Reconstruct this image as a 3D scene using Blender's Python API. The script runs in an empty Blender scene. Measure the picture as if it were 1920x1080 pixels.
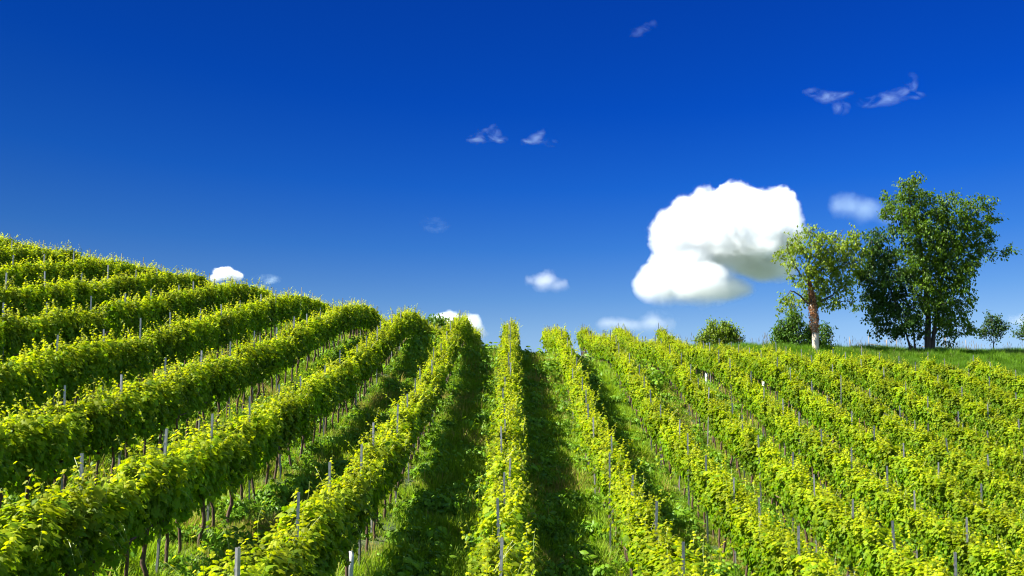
import bpy, math
import numpy as np

SC = bpy.context.scene
COL = SC.collection
rng = np.random.default_rng(11)

# ---------------------------------------------------------------- camera
cam_data = bpy.data.cameras.new("camera")
cam = bpy.data.objects.new("camera", cam_data)
COL.objects.link(cam)
cam.location = (0, 0, 0)
cam.rotation_euler = (math.radians(90 + 4.764), 0, math.radians(0.12))
cam_data.sensor_width = 36
cam_data.lens = 36
cam_data.clip_start = 0.1
cam_data.clip_end = 6000
SC.camera = cam

# ---------------------------------------------------------------- sun and sky
SUN_EL, SUN_BACK = 48.0, 7.0            # height above the horizon; degrees behind the camera's left
el, bk = math.radians(SUN_EL), math.radians(SUN_BACK)
to_sun = np.array([-math.cos(el) * math.cos(bk), -math.cos(el) * math.sin(bk), math.sin(el)])
sun_data = bpy.data.lights.new("sun", "SUN")
sun_data.energy = 5.0
sun_data.angle = math.radians(0.5)
sun_data.color = (1.0, 0.95, 0.86)
sun = bpy.data.objects.new("sun", sun_data)
COL.objects.link(sun)
from mathutils import Vector, Matrix
sun.rotation_euler = Vector(to_sun).to_track_quat("Z", "Y").to_euler()

world = bpy.data.worlds.new("World")
SC.world = world
world.use_nodes = True
wn, wl = world.node_tree.nodes, world.node_tree.links
sky = wn.new("ShaderNodeTexSky")
sky.sky_type = "NISHITA"
sky.sun_disc = False
sky.sun_elevation = el
sky.sun_rotation = math.atan2(to_sun[0], to_sun[1])
sky.altitude = 1500
sky.air_density = 1.0
sky.dust_density = 0.3
sky.ozone_density = 3.0
# a polarising filter deepens the blue: the Nishita brightness is graded through a ramp
sep = wn.new("ShaderNodeSeparateColor")
wl.new(sky.outputs[0], sep.inputs[0])
mul = wn.new("ShaderNodeMath"); mul.operation = "MULTIPLY"; mul.inputs[1].default_value = 0.1
wl.new(sep.outputs[0], mul.inputs[0])
ramp = wn.new("ShaderNodeValToRGB")
wl.new(mul.outputs[0], ramp.inputs[0])
def srgb(r, g, b):
    return tuple(((c / 255) / 12.92 if c <= 10 else ((c / 255 + .055) / 1.055) ** 2.4) for c in (r, g, b)) + (1,)
EXPOSURE = 1.93
stops = [(.09, srgb(2, 52, 152)), (.15, srgb(6, 76, 188)), (.20, srgb(26, 99, 205)), (.27, srgb(58, 125, 214)), (.38, srgb(100, 156, 222)), (.50, srgb(136, 182, 230)), (.70, srgb(168, 206, 240))]
ramp.color_ramp.elements[0].position, ramp.color_ramp.elements[0].color = stops[0]
ramp.color_ramp.elements[1].position, ramp.color_ramp.elements[1].color = stops[-1]
for p, c in stops[1:-1]:
    e = ramp.color_ramp.elements.new(p); e.color = c
# the filter's unevenness across the sky: deeper to the left
geo = wn.new("ShaderNodeTexCoord")
sx = wn.new("ShaderNodeSeparateXYZ")
wl.new(geo.outputs["Generated"], sx.inputs[0])
mr = wn.new("ShaderNodeMapRange")
mr.inputs[1].default_value = -0.45; mr.inputs[2].default_value = 0.35
mr.inputs[3].default_value = 0.78; mr.inputs[4].default_value = 1.16
wl.new(sx.outputs[0], mr.inputs[0])
vm = wn.new("ShaderNodeVectorMath"); vm.operation = "SCALE"
wl.new(ramp.outputs[0], vm.inputs[0]); wl.new(mr.outputs[0], vm.inputs["Scale"])
bg = wn["Background"]
vs = wn.new("ShaderNodeVectorMath"); vs.operation = "SCALE"; vs.inputs["Scale"].default_value = 2 ** -EXPOSURE
wl.new(vm.outputs[0], vs.inputs[0])
# the filter only works ahead, across the sun; the rest of the vault keeps the plain Nishita sky
mp = wn.new("ShaderNodeMapRange"); mp.interpolation_type = "SMOOTHSTEP"
mp.inputs[1].default_value = 0.72; mp.inputs[2].default_value = 0.2
wl.new(sx.outputs[1], mp.inputs[0])
plain = wn.new("ShaderNodeVectorMath"); plain.operation = "SCALE"; plain.inputs["Scale"].default_value = 0.08
wl.new(sky.outputs[0], plain.inputs[0])
mx = wn.new("ShaderNodeMix"); mx.data_type = "RGBA"
wl.new(mp.outputs[0], mx.inputs[0]); wl.new(vs.outputs[0], mx.inputs[6]); wl.new(plain.outputs[0], mx.inputs[7])
wl.new(mx.outputs[2], bg.inputs[0])
bg.inputs[1].default_value = 1.0

SC.view_settings.view_transform = "Standard"
SC.view_settings.look = "None"
SC.view_settings.exposure = EXPOSURE
SC.view_settings.gamma = 1
SC.render.engine = "CYCLES"
SC.cycles.use_denoising = True
SC.cycles.denoising_prefilter = "ACCURATE"
SC.cycles.filter_width = 1.1
SC.cycles.max_bounces = 12
SC.cycles.diffuse_bounces = 3
SC.cycles.glossy_bounces = 2
SC.cycles.transmission_bounces = 4
SC.cycles.volume_bounces = 14
SC.cycles.volume_max_steps = 400

# spline heights of the hill in centimetres, every 4 m
HEIGHTS = [
    "316 324 334 346 363 389 423 466 515 569 626 681 726 754 757 733 684 613 528 439 356 290 247 228 227 232 229 206 172",
    "223 235 247 262 280 304 336 376 423 476 531 585 633 666 678 664 622 556 476 394 320 261 221 200 192 187 172 136 90",
    "131 146 161 177 196 219 249 286 331 382 436 490 539 578 599 595 560 498 424 350 284 232 196 173 158 142 114 66 7",
    "38 56 74 93 112 135 162 197 239 288 341 394 445 489 518 525 498 439 372 306 249 205 172 147 124 97 56 -4 -74",
    "-55 -34 -13 8 29 51 76 107 148 196 247 299 351 399 437 454 434 380 319 263 215 179 149 122 92 52 -1 -74 -155",
    "-148 -124 -100 -76 -54 -33 -10 18 57 104 154 204 257 309 353 379 367 320 268 221 184 155 130 100 61 9 -59 -142 -233",
    "-242 -215 -188 -161 -137 -115 -94 -70 -34 13 62 111 163 218 269 300 296 261 218 181 155 135 113 81 32 -33 -114 -208 -308",
    "-336 -306 -276 -247 -220 -196 -177 -156 -123 -77 -29 19 70 129 186 224 229 206 171 144 130 120 102 65 7 -72 -166 -270 -379",
    "-431 -398 -365 -333 -303 -277 -258 -240 -211 -165 -119 -72 -20 43 105 152 170 156 128 112 112 111 95 54 -15 -107 -214 -327 -444",
    "-527 -491 -455 -420 -386 -357 -337 -320 -296 -253 -206 -160 -106 -39 28 87 119 112 91 86 100 109 95 46 -33 -138 -256 -377 -501",
    "-623 -584 -545 -507 -471 -439 -414 -395 -374 -336 -288 -240 -184 -114 -43 26 69 70 56 66 97 115 99 43 -48 -163 -291 -419 -549",
    "-720 -678 -637 -596 -557 -521 -491 -468 -447 -412 -364 -312 -253 -183 -108 -33 17 25 21 50 100 127 107 42 -57 -182 -318 -452 -586",
    "-818 -774 -729 -685 -643 -604 -570 -541 -516 -483 -435 -378 -317 -249 -169 -87 -33 -18 -10 40 109 143 118 44 -63 -195 -337 -476 -614",
    "-917 -870 -822 -776 -731 -688 -650 -616 -586 -551 -503 -443 -380 -311 -224 -136 -77 -54 -32 35 120 160 128 48 -65 -203 -350 -493 -633",
    "-1017 -966 -916 -867 -819 -773 -731 -692 -657 -618 -569 -507 -440 -368 -273 -178 -112 -82 -44 35 128 172 136 53 -64 -206 -357 -503 -645",
    "-1117 -1064 -1011 -958 -907 -858 -812 -769 -727 -683 -630 -566 -495 -416 -316 -215 -140 -98 -48 35 127 173 139 59 -59 -205 -360 -509 -652",
    "-1218 -1162 -1106 -1051 -997 -944 -894 -845 -797 -747 -690 -622 -545 -458 -354 -248 -163 -109 -48 33 114 156 138 66 -53 -203 -361 -511 -654",
    "-1320 -1261 -1202 -1144 -1086 -1030 -975 -921 -867 -810 -747 -674 -591 -496 -388 -279 -187 -118 -48 29 96 134 135 74 -46 -199 -360 -511 -655",
    "-1423 -1361 -1299 -1237 -1176 -1116 -1056 -997 -936 -873 -803 -724 -634 -532 -421 -309 -209 -128 -50 24 83 121 136 81 -41 -196 -357 -509 -653",
    "-1526 -1461 -1396 -1331 -1266 -1202 -1138 -1073 -1005 -934 -857 -771 -674 -566 -452 -337 -231 -138 -54 20 76 118 139 87 -37 -193 -355 -506 -650",
    "-1629 -1561 -1493 -1425 -1357 -1288 -1219 -1148 -1074 -995 -910 -817 -713 -600 -481 -363 -251 -149 -59 15 73 118 139 86 -38 -193 -353 -504 -647",
    "-1733 -1662 -1591 -1519 -1447 -1374 -1300 -1222 -1142 -1056 -963 -862 -752 -633 -510 -387 -269 -160 -65 12 72 115 130 75 -43 -194 -352 -500 -643",
    "-1838 -1763 -1689 -1613 -1538 -1460 -1380 -1297 -1209 -1116 -1015 -907 -789 -665 -537 -410 -286 -172 -72 8 70 110 115 60 -52 -196 -350 -497 -638",
    "-1942 -1865 -1787 -1708 -1628 -1546 -1461 -1371 -1276 -1175 -1067 -951 -827 -697 -564 -432 -303 -183 -79 5 67 102 98 42 -63 -201 -350 -494 -634",
    "-2047 -1966 -1885 -1803 -1719 -1632 -1541 -1445 -1343 -1235 -1119 -995 -865 -729 -591 -453 -319 -195 -86 1 62 92 81 24 -76 -206 -349 -490 -629",
    "-2152 -2067 -1983 -1897 -1809 -1718 -1622 -1519 -1411 -1294 -1170 -1039 -902 -761 -617 -474 -335 -206 -93 -3 57 81 63 5 -89 -212 -349 -487 -624",
    "-2256 -2169 -2081 -1992 -1900 -1804 -1702 -1594 -1477 -1353 -1222 -1083 -940 -793 -644 -495 -351 -217 -100 -7 52 70 46 -13 -103 -217 -348 -483 -619",
]

# ---------------------------------------------------------------- tags and mesh helpers
def tag(o, label=None, cat=None, group=None, kind=None):
    for k, v in (("label", label), ("category", cat), ("group", group), ("kind", kind)):
        if v: o[k] = v
    return o

def empty(name, loc):
    o = bpy.data.objects.new(name, None)
    o.empty_display_size = 0.3
    o.location = loc
    COL.objects.link(o)
    return o

def put(name, mesh, parent=None, loc=(0, 0, 0), rot=(0, 0, 0), scale=(1, 1, 1)):
    o = bpy.data.objects.new(name, mesh)
    o.location, o.rotation_euler, o.scale = loc, rot, scale
    o.parent = parent
    COL.objects.link(o)
    return o

class MB:
    """collects triangles and quads, then makes one mesh"""
    def __init__(s): s.V, s.T, s.M, s.A, s.n = [], [], [], [], 0
    def add(s, V, T, mat=0, attr=0.0):
        V = np.asarray(V, float).reshape(-1, 3); T = np.asarray(T, int).reshape(-1, 3)
        s.V.append(V); s.T.append(T + s.n); s.M.append(np.full(len(T), mat))
        s.A.append(np.broadcast_to(np.asarray(attr, float), (len(V),)))
        s.n += len(V)
    def tube(s, pts, rad, sides=6, mat=0, attr=0.0, cap=True):
        pts = np.asarray(pts, float); n = len(pts)
        rad = np.broadcast_to(np.asarray(rad, float), (n,))
        d = np.gradient(pts, axis=0); d /= np.linalg.norm(d, axis=1)[:, None] + 1e-9
        ref = np.array([0.31, 0.95, 0.05]) if abs(d[:, 2]).mean() > .6 else np.array([0.05, .1, 1.])
        a = np.cross(d, ref); a /= np.linalg.norm(a, axis=1)[:, None] + 1e-9
        b = np.cross(d, a)
        t = np.arange(sides) * 2 * math.pi / sides
        V = pts[:, None] + rad[:, None, None] * (a[:, None] * np.cos(t)[None, :, None] + b[:, None] * np.sin(t)[None, :, None])
        V = V.reshape(-1, 3)
        T = []
        for i in range(n - 1):
            for k in range(sides):
                p, q = i * sides + k, i * sides + (k + 1) % sides
                T += [(p, q, q + sides), (p, q + sides, p + sides)]
        if cap:
            T += [(0, k + 1, k) for k in range(1, sides - 1)]
            m = (n - 1) * sides
            T += [(m, m + k, m + k + 1) for k in range(1, sides - 1)]
        s.add(V, T, mat, attr)
    def box(s, lo, hi, mat=0):
        (x0, y0, z0), (x1, y1, z1) = lo, hi
        V = [(x, y, z) for x in (x0, x1) for y in (y0, y1) for z in (z0, z1)]
        Q = [(0, 1, 3, 2), (4, 6, 7, 5), (0, 4, 5, 1), (2, 3, 7, 6), (0, 2, 6, 4), (1, 5, 7, 3)]
        s.add(V, [t for a, b, c, d in Q for t in ((a, b, c), (a, c, d))], mat)
    def leaves(s, P, nrm, tip, size, template, mat=0, attr=0.0):
        tv, tt = template
        P = np.asarray(P, float); N = len(P)
        nrm = nrm / (np.linalg.norm(nrm, axis=1)[:, None] + 1e-9)
        tip = tip - nrm * (tip * nrm).sum(1)[:, None]
        tip = tip / (np.linalg.norm(tip, axis=1)[:, None] + 1e-9)
        lat = np.cross(tip, nrm)
        R = np.stack([lat, tip, nrm], 1)                     # rows: local axes
        V = P[:, None] + np.asarray(size)[:, None, None] * np.einsum("kc,ncd->nkd", tv, R)
        T = tt[None] + (np.arange(N) * len(tv))[:, None, None]
        s.add(V, T, mat, np.repeat(np.broadcast_to(attr, (N,)), len(tv)))
    def mesh(s, name, mats, smooth=False):
        V = np.concatenate(s.V); T = np.concatenate(s.T); M = np.concatenate(s.M); A = np.concatenate(s.A)
        me = bpy.data.meshes.new(name)
        me.vertices.add(len(V)); me.vertices.foreach_set("co", V.astype(np.float32).ravel())
        me.loops.add(T.size); me.loops.foreach_set("vertex_index", T.astype(np.int32).ravel())
        me.polygons.add(len(T)); me.polygons.foreach_set("loop_start", np.arange(len(T), dtype=np.int32) * 3)
        me.polygons.foreach_set("material_index", M.astype(np.int32))
        me.polygons.foreach_set("use_smooth", np.full(len(T), smooth))
        at = me.attributes.new("young", "FLOAT", "POINT"); at.data.foreach_set("value", A.astype(np.float32))
        for m in mats: me.materials.append(m)
        me.update(calc_edges=True); me.validate()
        return me

def rand_dir(n, r=rng):
    v = r.normal(size=(n, 3)); return v / np.linalg.norm(v, axis=1)[:, None]

# ---------------------------------------------------------------- materials
def new_mat(name):
    m = bpy.data.materials.new(name); m.use_nodes = True
    n = m.node_tree.nodes; n.clear()
    return m, n, m.node_tree.links, n.new("ShaderNodeOutputMaterial")

def leaf_mat(name, old, young, trans_old, trans_young, trans=0.45, var=0.35, dry=None, dry_amt=0.0, dry_scale=0.35, rough=0.45, spec=0.35):
    m, n, l, out = new_mat(name)
    at = n.new("ShaderNodeAttribute"); at.attribute_name = "young"
    def blend(a, b):
        x = n.new("ShaderNodeMix"); x.data_type = "RGBA"
        x.inputs[6].default_value = (*a, 1); x.inputs[7].default_value = (*b, 1)
        l.new(at.outputs["Fac"], x.inputs[0]); return x.outputs[2]
    c, t = blend(old, young), blend(trans_old, trans_young)
    gi = n.new("ShaderNodeNewGeometry"); oi = n.new("ShaderNodeObjectInfo")
    a1 = n.new("ShaderNodeMath"); a1.operation = "ADD"
    l.new(gi.outputs["Random Per Island"], a1.inputs[0]); l.new(oi.outputs["Random"], a1.inputs[1])
    mr = n.new("ShaderNodeMapRange"); mr.inputs[2].default_value = 2
    mr.inputs[3].default_value = 1 - var; mr.inputs[4].default_value = 1 + var
    l.new(a1.outputs[0], mr.inputs[0])
    def scaled(sock):
        v = n.new("ShaderNodeVectorMath"); v.operation = "SCALE"
        l.new(sock, v.inputs[0]); l.new(mr.outputs[0], v.inputs["Scale"]); return v.outputs[0]
    c, t = scaled(c), scaled(t)
    if dry:
        nz = n.new("ShaderNodeTexNoise"); nz.inputs["Scale"].default_value = dry_scale; nz.inputs["Detail"].default_value = 4
        l.new(gi.outputs["Position"], nz.inputs["Vector"])
        a2 = n.new("ShaderNodeMath"); a2.operation = "MULTIPLY_ADD"; a2.inputs[1].default_value = .45
        l.new(gi.outputs["Random Per Island"], a2.inputs[0]); l.new(nz.outputs[0], a2.inputs[2])
        r = n.new("ShaderNodeMapRange"); r.inputs[1].default_value = .98 - dry_amt; r.inputs[2].default_value = 1.1 - dry_amt
        l.new(a2.outputs[0], r.inputs[0])
        def dried(sock):
            x = n.new("ShaderNodeMix"); x.data_type = "RGBA"
            l.new(r.outputs[0], x.inputs[0]); l.new(sock, x.inputs[6]); x.inputs[7].default_value = (*dry, 1); return x.outputs[2]
        c, t = dried(c), dried(t)
    p = n.new("ShaderNodeBsdfPrincipled"); p.inputs["Roughness"].default_value = rough
    p.inputs["Specular IOR Level"].default_value = spec
    l.new(c, p.inputs["Base Color"])
    tr = n.new("ShaderNodeBsdfTranslucent"); l.new(t, tr.inputs[0])
    mx = n.new("ShaderNodeMixShader"); mx.inputs[0].default_value = trans
    l.new(p.outputs[0], mx.inputs[1]); l.new(tr.outputs[0], mx.inputs[2]); l.new(mx.outputs[0], out.inputs[0])
    return m

def plain_mat(name, c1, c2, scale=8, rough=0.8, metallic=0.0, stretch=(1, 1, 1), bump=0.3, detail=6):
    m, n, l, out = new_mat(name)
    tc = n.new("ShaderNodeTexCoord"); mp = n.new("ShaderNodeMapping"); mp.inputs["Scale"].default_value = stretch
    l.new(tc.outputs["Object"], mp.inputs[0])
    nz = n.new("ShaderNodeTexNoise"); nz.inputs["Scale"].default_value = scale; nz.inputs["Detail"].default_value = detail
    l.new(mp.outputs[0], nz.inputs["Vector"])
    rp = n.new("ShaderNodeValToRGB"); rp.color_ramp.elements[0].position = .35; rp.color_ramp.elements[1].position = .65
    rp.color_ramp.elements[0].color = (*c1, 1); rp.color_ramp.elements[1].color = (*c2, 1)
    l.new(nz.outputs[0], rp.inputs[0])
    p = n.new("ShaderNodeBsdfPrincipled"); p.inputs["Roughness"].default_value = rough; p.inputs["Metallic"].default_value = metallic
    l.new(rp.outputs[0], p.inputs["Base Color"])
    b = n.new("ShaderNodeBump"); b.inputs["Strength"].default_value = bump; b.inputs["Distance"].default_value = .02
    l.new(nz.outputs[0], b.inputs["Height"]); l.new(b.outputs[0], p.inputs["Normal"]); l.new(p.outputs[0], out.inputs[0])
    return m

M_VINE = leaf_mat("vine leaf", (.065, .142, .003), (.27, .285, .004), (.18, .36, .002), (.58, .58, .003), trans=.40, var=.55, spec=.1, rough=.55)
M_SHOOT = plain_mat("green shoot", (.16, .22, .03), (.22, .26, .04), rough=.5)
M_BARK = plain_mat("vine bark", (.04, .021, .010), (.11, .062, .032), scale=30, stretch=(1, 1, .15), bump=.8)
M_STEEL = plain_mat("galvanised steel", (.19, .19, .19), (.30, .295, .285), scale=14, rough=.45, metallic=.35, bump=.05)
M_WIRE = plain_mat("trellis wire", (.3, .3, .3), (.42, .42, .42), rough=.4, metallic=.6, bump=0)
M_GUARD = plain_mat("white plastic", (.5, .52, .47), (.64, .65, .6), scale=5, rough=.5, bump=.05)
M_GRASS = leaf_mat("grass blade", (.125, .23, .010), (.21, .29, .014), (.22, .39, .006), (.34, .46, .010), trans=.4, var=.45, dry=(.34, .26, .07), dry_amt=.16, rough=.6, spec=.15)
M_BANK = leaf_mat("bank grass", (.05, .125, .007), (.11, .20, .010), (.10, .24, .004), (.19, .34, .008), trans=.4, var=.45, dry=(.24, .22, .07), dry_amt=.06, rough=.6, spec=.15)
M_SEED = plain_mat("dry seed heads", (.07, .06, .03), (.13, .1, .05), rough=.9)
M_WEED = leaf_mat("weed leaf", (.075, .175, .010), (.14, .25, .012), (.15, .33, .006), (.24, .38, .010), trans=.4, var=.4, spec=.15)
M_DARKLEAF = leaf_mat("dark tree leaf", (.046, .105, .005), (.10, .175, .007), (.10, .23, .003), (.21, .35, .005), trans=.38, var=.45, spec=.2)
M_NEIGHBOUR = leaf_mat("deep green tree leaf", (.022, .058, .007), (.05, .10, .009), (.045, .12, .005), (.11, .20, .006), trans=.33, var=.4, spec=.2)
M_PALELEAF = leaf_mat("pale tree leaf", (.10, .16, .008), (.20, .25, .014), (.17, .28, .006), (.32, .38, .012), trans=.4, var=.4, spec=.2)
M_BUSHLEAF = leaf_mat("bush leaf", (.04, .10, .008), (.08, .16, .010), (.07, .18, .004), (.14, .25, .006), trans=.36, var=.35, spec=.2)
M_TREEBARK = plain_mat("dark bark", (.018, .013, .01), (.045, .034, .025), scale=9, stretch=(1, 1, .2), bump=.8)
M_PALEBARK = plain_mat("pale bark", (.30, .24, .18), (.46, .39, .31), scale=7, stretch=(1, 1, .25), bump=.6)
M_IVY = leaf_mat("dry ivy leaf", (.16, .062, .022), (.27, .115, .04), (.2, .08, .02), (.3, .12, .04), trans=.2, var=.45, spec=.2)
M_WOOD = plain_mat("weathered wood", (.11, .09, .075), (.22, .19, .16), scale=12, stretch=(1, 1, .2), bump=.4)

# ---------------------------------------------------------------- terrain
CT = np.array([[float(v) for v in r.split()] for r in HEIGHTS]) / 100
GX, GY, GD = -40.0, -12.0, 4.0

def height(x, y):
    x, y = np.broadcast_arrays(np.asarray(x, float), np.asarray(y, float))
    cx, cy = np.clip(x, -40, 62), np.clip(y, -12, 99)
    u, v = (cx - GX) / GD, (cy - GY) / GD
    i, j = np.floor(u).astype(int), np.floor(v).astype(int)
    def bs(t): return [(1 - t) ** 3 / 6, (3 * t ** 3 - 6 * t ** 2 + 4) / 6, (-3 * t ** 3 + 3 * t ** 2 + 3 * t + 1) / 6, t ** 3 / 6]
    bu, bv = bs(u - i), bs(v - j)
    z = np.zeros(x.shape)
    for a in range(4):
        for b in range(4):
            z += bu[a] * bv[b] * CT[np.clip(i - 1 + a, 0, CT.shape[0] - 1), np.clip(j - 1 + b, 0, CT.shape[1] - 1)]
    d = np.hypot(x - cx, y - cy)                              # beyond the mapped hill the land rolls away to a plain
    k = np.clip(d / 350, 0, 1); k = k * k * (3 - 2 * k)
    return z * (1 - k) - 38 * k

ROW0, ROWD = -0.18, 2.5
END = [9, 10.7, 13.3, 16, 20.3, 25, 30], [76, 63.5, 62.5, 60, 58.5, 56.5, 54]
def row_x(n): return ROW0 + ROWD * n
def row_end(x): return float(np.interp(x, *END))
def row_start(x): return max(6.2, 1.99 * abs(x) - 16)

inner_x = np.arange(-40, 62.01, .5); inner_y = np.arange(-12, 99.01, .5)
far = np.array([4, 10, 20, 40, 80, 140, 200, 300, 360, 600, 1200, 2400, 4200.])
xs = np.concatenate([-40 - far[::-1], inner_x, 62 + far]); ys = np.concatenate([-12 - far[::-1], inner_y, 99 + far])
X, Y = np.meshgrid(xs, ys, indexing="ij")
Zg = height(X, Y)
# wheel tracks worn between the rows and small unevenness
ph = ((X - ROW0) / ROWD) % 1.0
inside = (X > -40) & (X < 62) & (Y > -12) & (Y < 78)
Zg += inside * (.04 * np.cos(2 * math.pi * ph) + .025 * np.sin(X * 2.3 + 1.7 * np.sin(Y * .9)) * np.sin(Y * 1.9 + X * .6))
nx, ny = len(xs), len(ys)
idx = np.arange(nx * ny).reshape(nx, ny)
q = np.stack([idx[:-1, :-1], idx[1:, :-1], idx[1:, 1:], idx[:-1, 1:]], -1).reshape(-1, 4)
m, n, l, out = new_mat("hillside earth")
gi = n.new("ShaderNodeNewGeometry")
n1 = n.new("ShaderNodeTexNoise"); n1.inputs["Scale"].default_value = .6; n1.inputs["Detail"].default_value = 8
n2 = n.new("ShaderNodeTexNoise"); n2.inputs["Scale"].default_value = 9; n2.inputs["Detail"].default_value = 8
l.new(gi.outputs["Position"], n1.inputs["Vector"]); l.new(gi.outputs["Position"], n2.inputs["Vector"])
r1 = n.new("ShaderNodeValToRGB"); r1.color_ramp.elements[0].position = .38; r1.color_ramp.elements[1].position = .66
r1.color_ramp.elements[0].color = (.03, .065, .008, 1); r1.color_ramp.elements[1].color = (.06, .075, .018, 1)
r2 = n.new("ShaderNodeValToRGB"); r2.color_ramp.elements[0].position = .3; r2.color_ramp.elements[1].position = .7
r2.color_ramp.elements[0].color = (.5, .5, .5, 1); r2.color_ramp.elements[1].color = (1.3, 1.3, 1.3, 1)
l.new(n1.outputs[0], r1.inputs[0]); l.new(n2.outputs[0], r2.inputs[0])
mm = n.new("ShaderNodeMix"); mm.data_type = "RGBA"; mm.blend_type = "MULTIPLY"; mm.inputs[0].default_value = 1
l.new(r1.outputs[0], mm.inputs[6]); l.new(r2.outputs[0], mm.inputs[7])
p = n.new("ShaderNodeBsdfPrincipled"); p.inputs["Roughness"].default_value = .95; l.new(mm.outputs[2], p.inputs["Base Color"])
bu = n.new("ShaderNodeBump"); bu.inputs["Strength"].default_value = .8; bu.inputs["Distance"].default_value = .08
l.new(n2.outputs[0], bu.inputs["Height"]); l.new(bu.outputs[0], p.inputs["Normal"]); l.new(p.outputs[0], out.inputs[0])
b = MB()
b.add(np.stack([X, Y, Zg], -1), np.concatenate([q[:, [0, 1, 2]], q[:, [0, 2, 3]]]))
tag(put("hillside", b.mesh("hillside", [m], True)), kind="structure")

# ---------------------------------------------------------------- leaf shapes
def fan(outline, center):
    o = np.array(outline, float); o = np.concatenate([o, o[::-1][1:-1] * [-1, 1]])
    v = np.concatenate([[center], o]); k = len(o)
    v = np.column_stack([v, -.28 * np.abs(v[:, 0]) - .22 * v[:, 1] ** 2])
    return v, np.array([(0, i + 1, (i + 1) % k + 1) for i in range(k)])
VINE_LEAF = fan([(0, .02), (.26, -.14), (.52, .06), (.40, .30), (.56, .56), (.26, .62), (0, 1.0)], (0, .35))
OVAL_LEAF = fan([(0, 0), (.24, .25), (.28, .55), (0, 1.0)], (0, .45))

# ---------------------------------------------------------------- one grapevine
def vine_foliage(seed):
    r = np.random.default_rng(seed); mb = MB()
    N = 780
    y = r.uniform(-.5, .5, N)
    h = r.beta(1.45, 1.1, N) * 1.05 + .70
    lump = 1 + .22 * np.sin(y * 9 + seed) + .22 * np.sin(h * 11 + y * 5 + seed * 2.1)
    half = np.interp(h, [.68, .9, 1.25, 1.5, 1.75], [.10, .16, .20, .23, .20]) * lump
    side = r.choice([-1, 1], N)
    x = side * half * (1 - r.beta(1, 2.6, N))
    P = np.column_stack([x, y, h])
    top = np.clip((h - 1.15) / .5, 0, 1)
    nrm = np.column_stack([side * (1.1 - .6 * top), r.normal(0, .35, N), .45 + .9 * top]) + r.normal(0, .42, (N, 3))
    tip = np.column_stack([side * .5, r.normal(0, .6, N), -np.ones(N)]) + r.normal(0, .3, (N, 3))
    size = np.clip(r.lognormal(-2.46, .25, N), .05, .14)
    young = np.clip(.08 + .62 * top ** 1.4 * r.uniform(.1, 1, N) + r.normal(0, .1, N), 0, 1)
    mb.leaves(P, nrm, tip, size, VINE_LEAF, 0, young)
    # inner curtain of leaves along the wires
    N = 70
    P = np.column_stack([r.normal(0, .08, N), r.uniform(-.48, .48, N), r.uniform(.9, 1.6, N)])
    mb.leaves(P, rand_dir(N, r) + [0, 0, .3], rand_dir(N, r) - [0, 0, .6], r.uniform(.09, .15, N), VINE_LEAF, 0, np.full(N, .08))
    # shoots reaching out of the top, with small young leaves
    for k in range(int(r.integers(11, 17))):
        b0 = np.array([r.normal(0, .15), r.uniform(-.45, .45), r.uniform(1.3, 1.6)])
        L = r.uniform(.25, .7); lean = np.array([*np.clip(r.normal(0, .2, 2), -.3, .3), 1.0])
        t = np.linspace(0, 1, 6)[:, None]
        pts = b0 + lean * t * L + np.array([*np.clip(r.normal(0, .22, 2), -.3, .3), -.12]) * t ** 2 * L * 1.2
        mb.tube(pts, np.linspace(.0032, .0015, 6), 3, 1, 1, cap=False)
        nl = int(r.integers(8, 13)); tt = np.linspace(.1, 1, nl)
        Q = np.stack([np.interp(tt, t[:, 0], pts[:, c]) for c in range(3)], -1)
        out = rand_dir(nl, r) * [1, 1, .3]
        mb.leaves(Q + out * .03, out * .6 + [0, 0, .8], out + [0, 0, -.2], np.interp(tt, [0, 1], [.10, .04]) * r.uniform(.8, 1.2, nl), VINE_LEAF, 0, np.clip(.35 + .55 * tt + r.normal(0, .1, nl), 0, 1))
    # a few side shoots hanging out of the wall of leaves
    for k in range(4):
        s_ = r.choice([-1, 1]); b0 = np.array([s_ * .24, r.uniform(-.45, .45), r.uniform(1.0, 1.5)])
        t = np.linspace(0, 1, 5)[:, None]
        pts = b0 + np.array([s_ * .24, r.normal(0, .15), .14]) * t + np.array([0, 0, -.36]) * t ** 2
        mb.tube(pts, .0018, 3, 1, 1, cap=False)
        nl = 6; tt = r.uniform(.1, 1, nl)
        Q = np.stack([np.interp(tt, t[:, 0], pts[:, c]) for c in range(3)], -1)
        out = rand_dir(nl, r) + [s_ * .4, 0, .3]
        mb.leaves(Q, out + [0, 0, .5], out + [0, 0, -.6], r.uniform(.05, .1, nl), VINE_LEAF, 0, r.uniform(.1, .6, nl))
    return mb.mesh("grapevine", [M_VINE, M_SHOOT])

def vine_trunk(seed):
    r = np.random.default_rng(seed); mb = MB()
    z = np.linspace(-.12, .95, 9)
    wob = np.cumsum(r.normal(0, .016, (9, 2)), 0); wob -= wob[:1]
    pts = np.column_stack([wob, z])
    mb.tube(pts, np.array([.05, .036, .03, .028, .03, .027, .028, .034, .04]) * r.uniform(.85, 1.2), 7, 0)
    for s_ in (-1, 1):
        t = np.linspace(0, 1, 5)[:, None]
        q = pts[-1] + np.array([0, s_ * .4, .06]) * t + r.normal(0, .012, (5, 3)) * t
        mb.tube(q, np.linspace(.024, .012, 5), 6, 0)
    return mb.mesh("trunk", [M_BARK], True)

FOL = [vine_foliage(100 + k) for k in range(12)]
TRK = [vine_trunk(300 + k) for k in range(6)]

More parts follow.
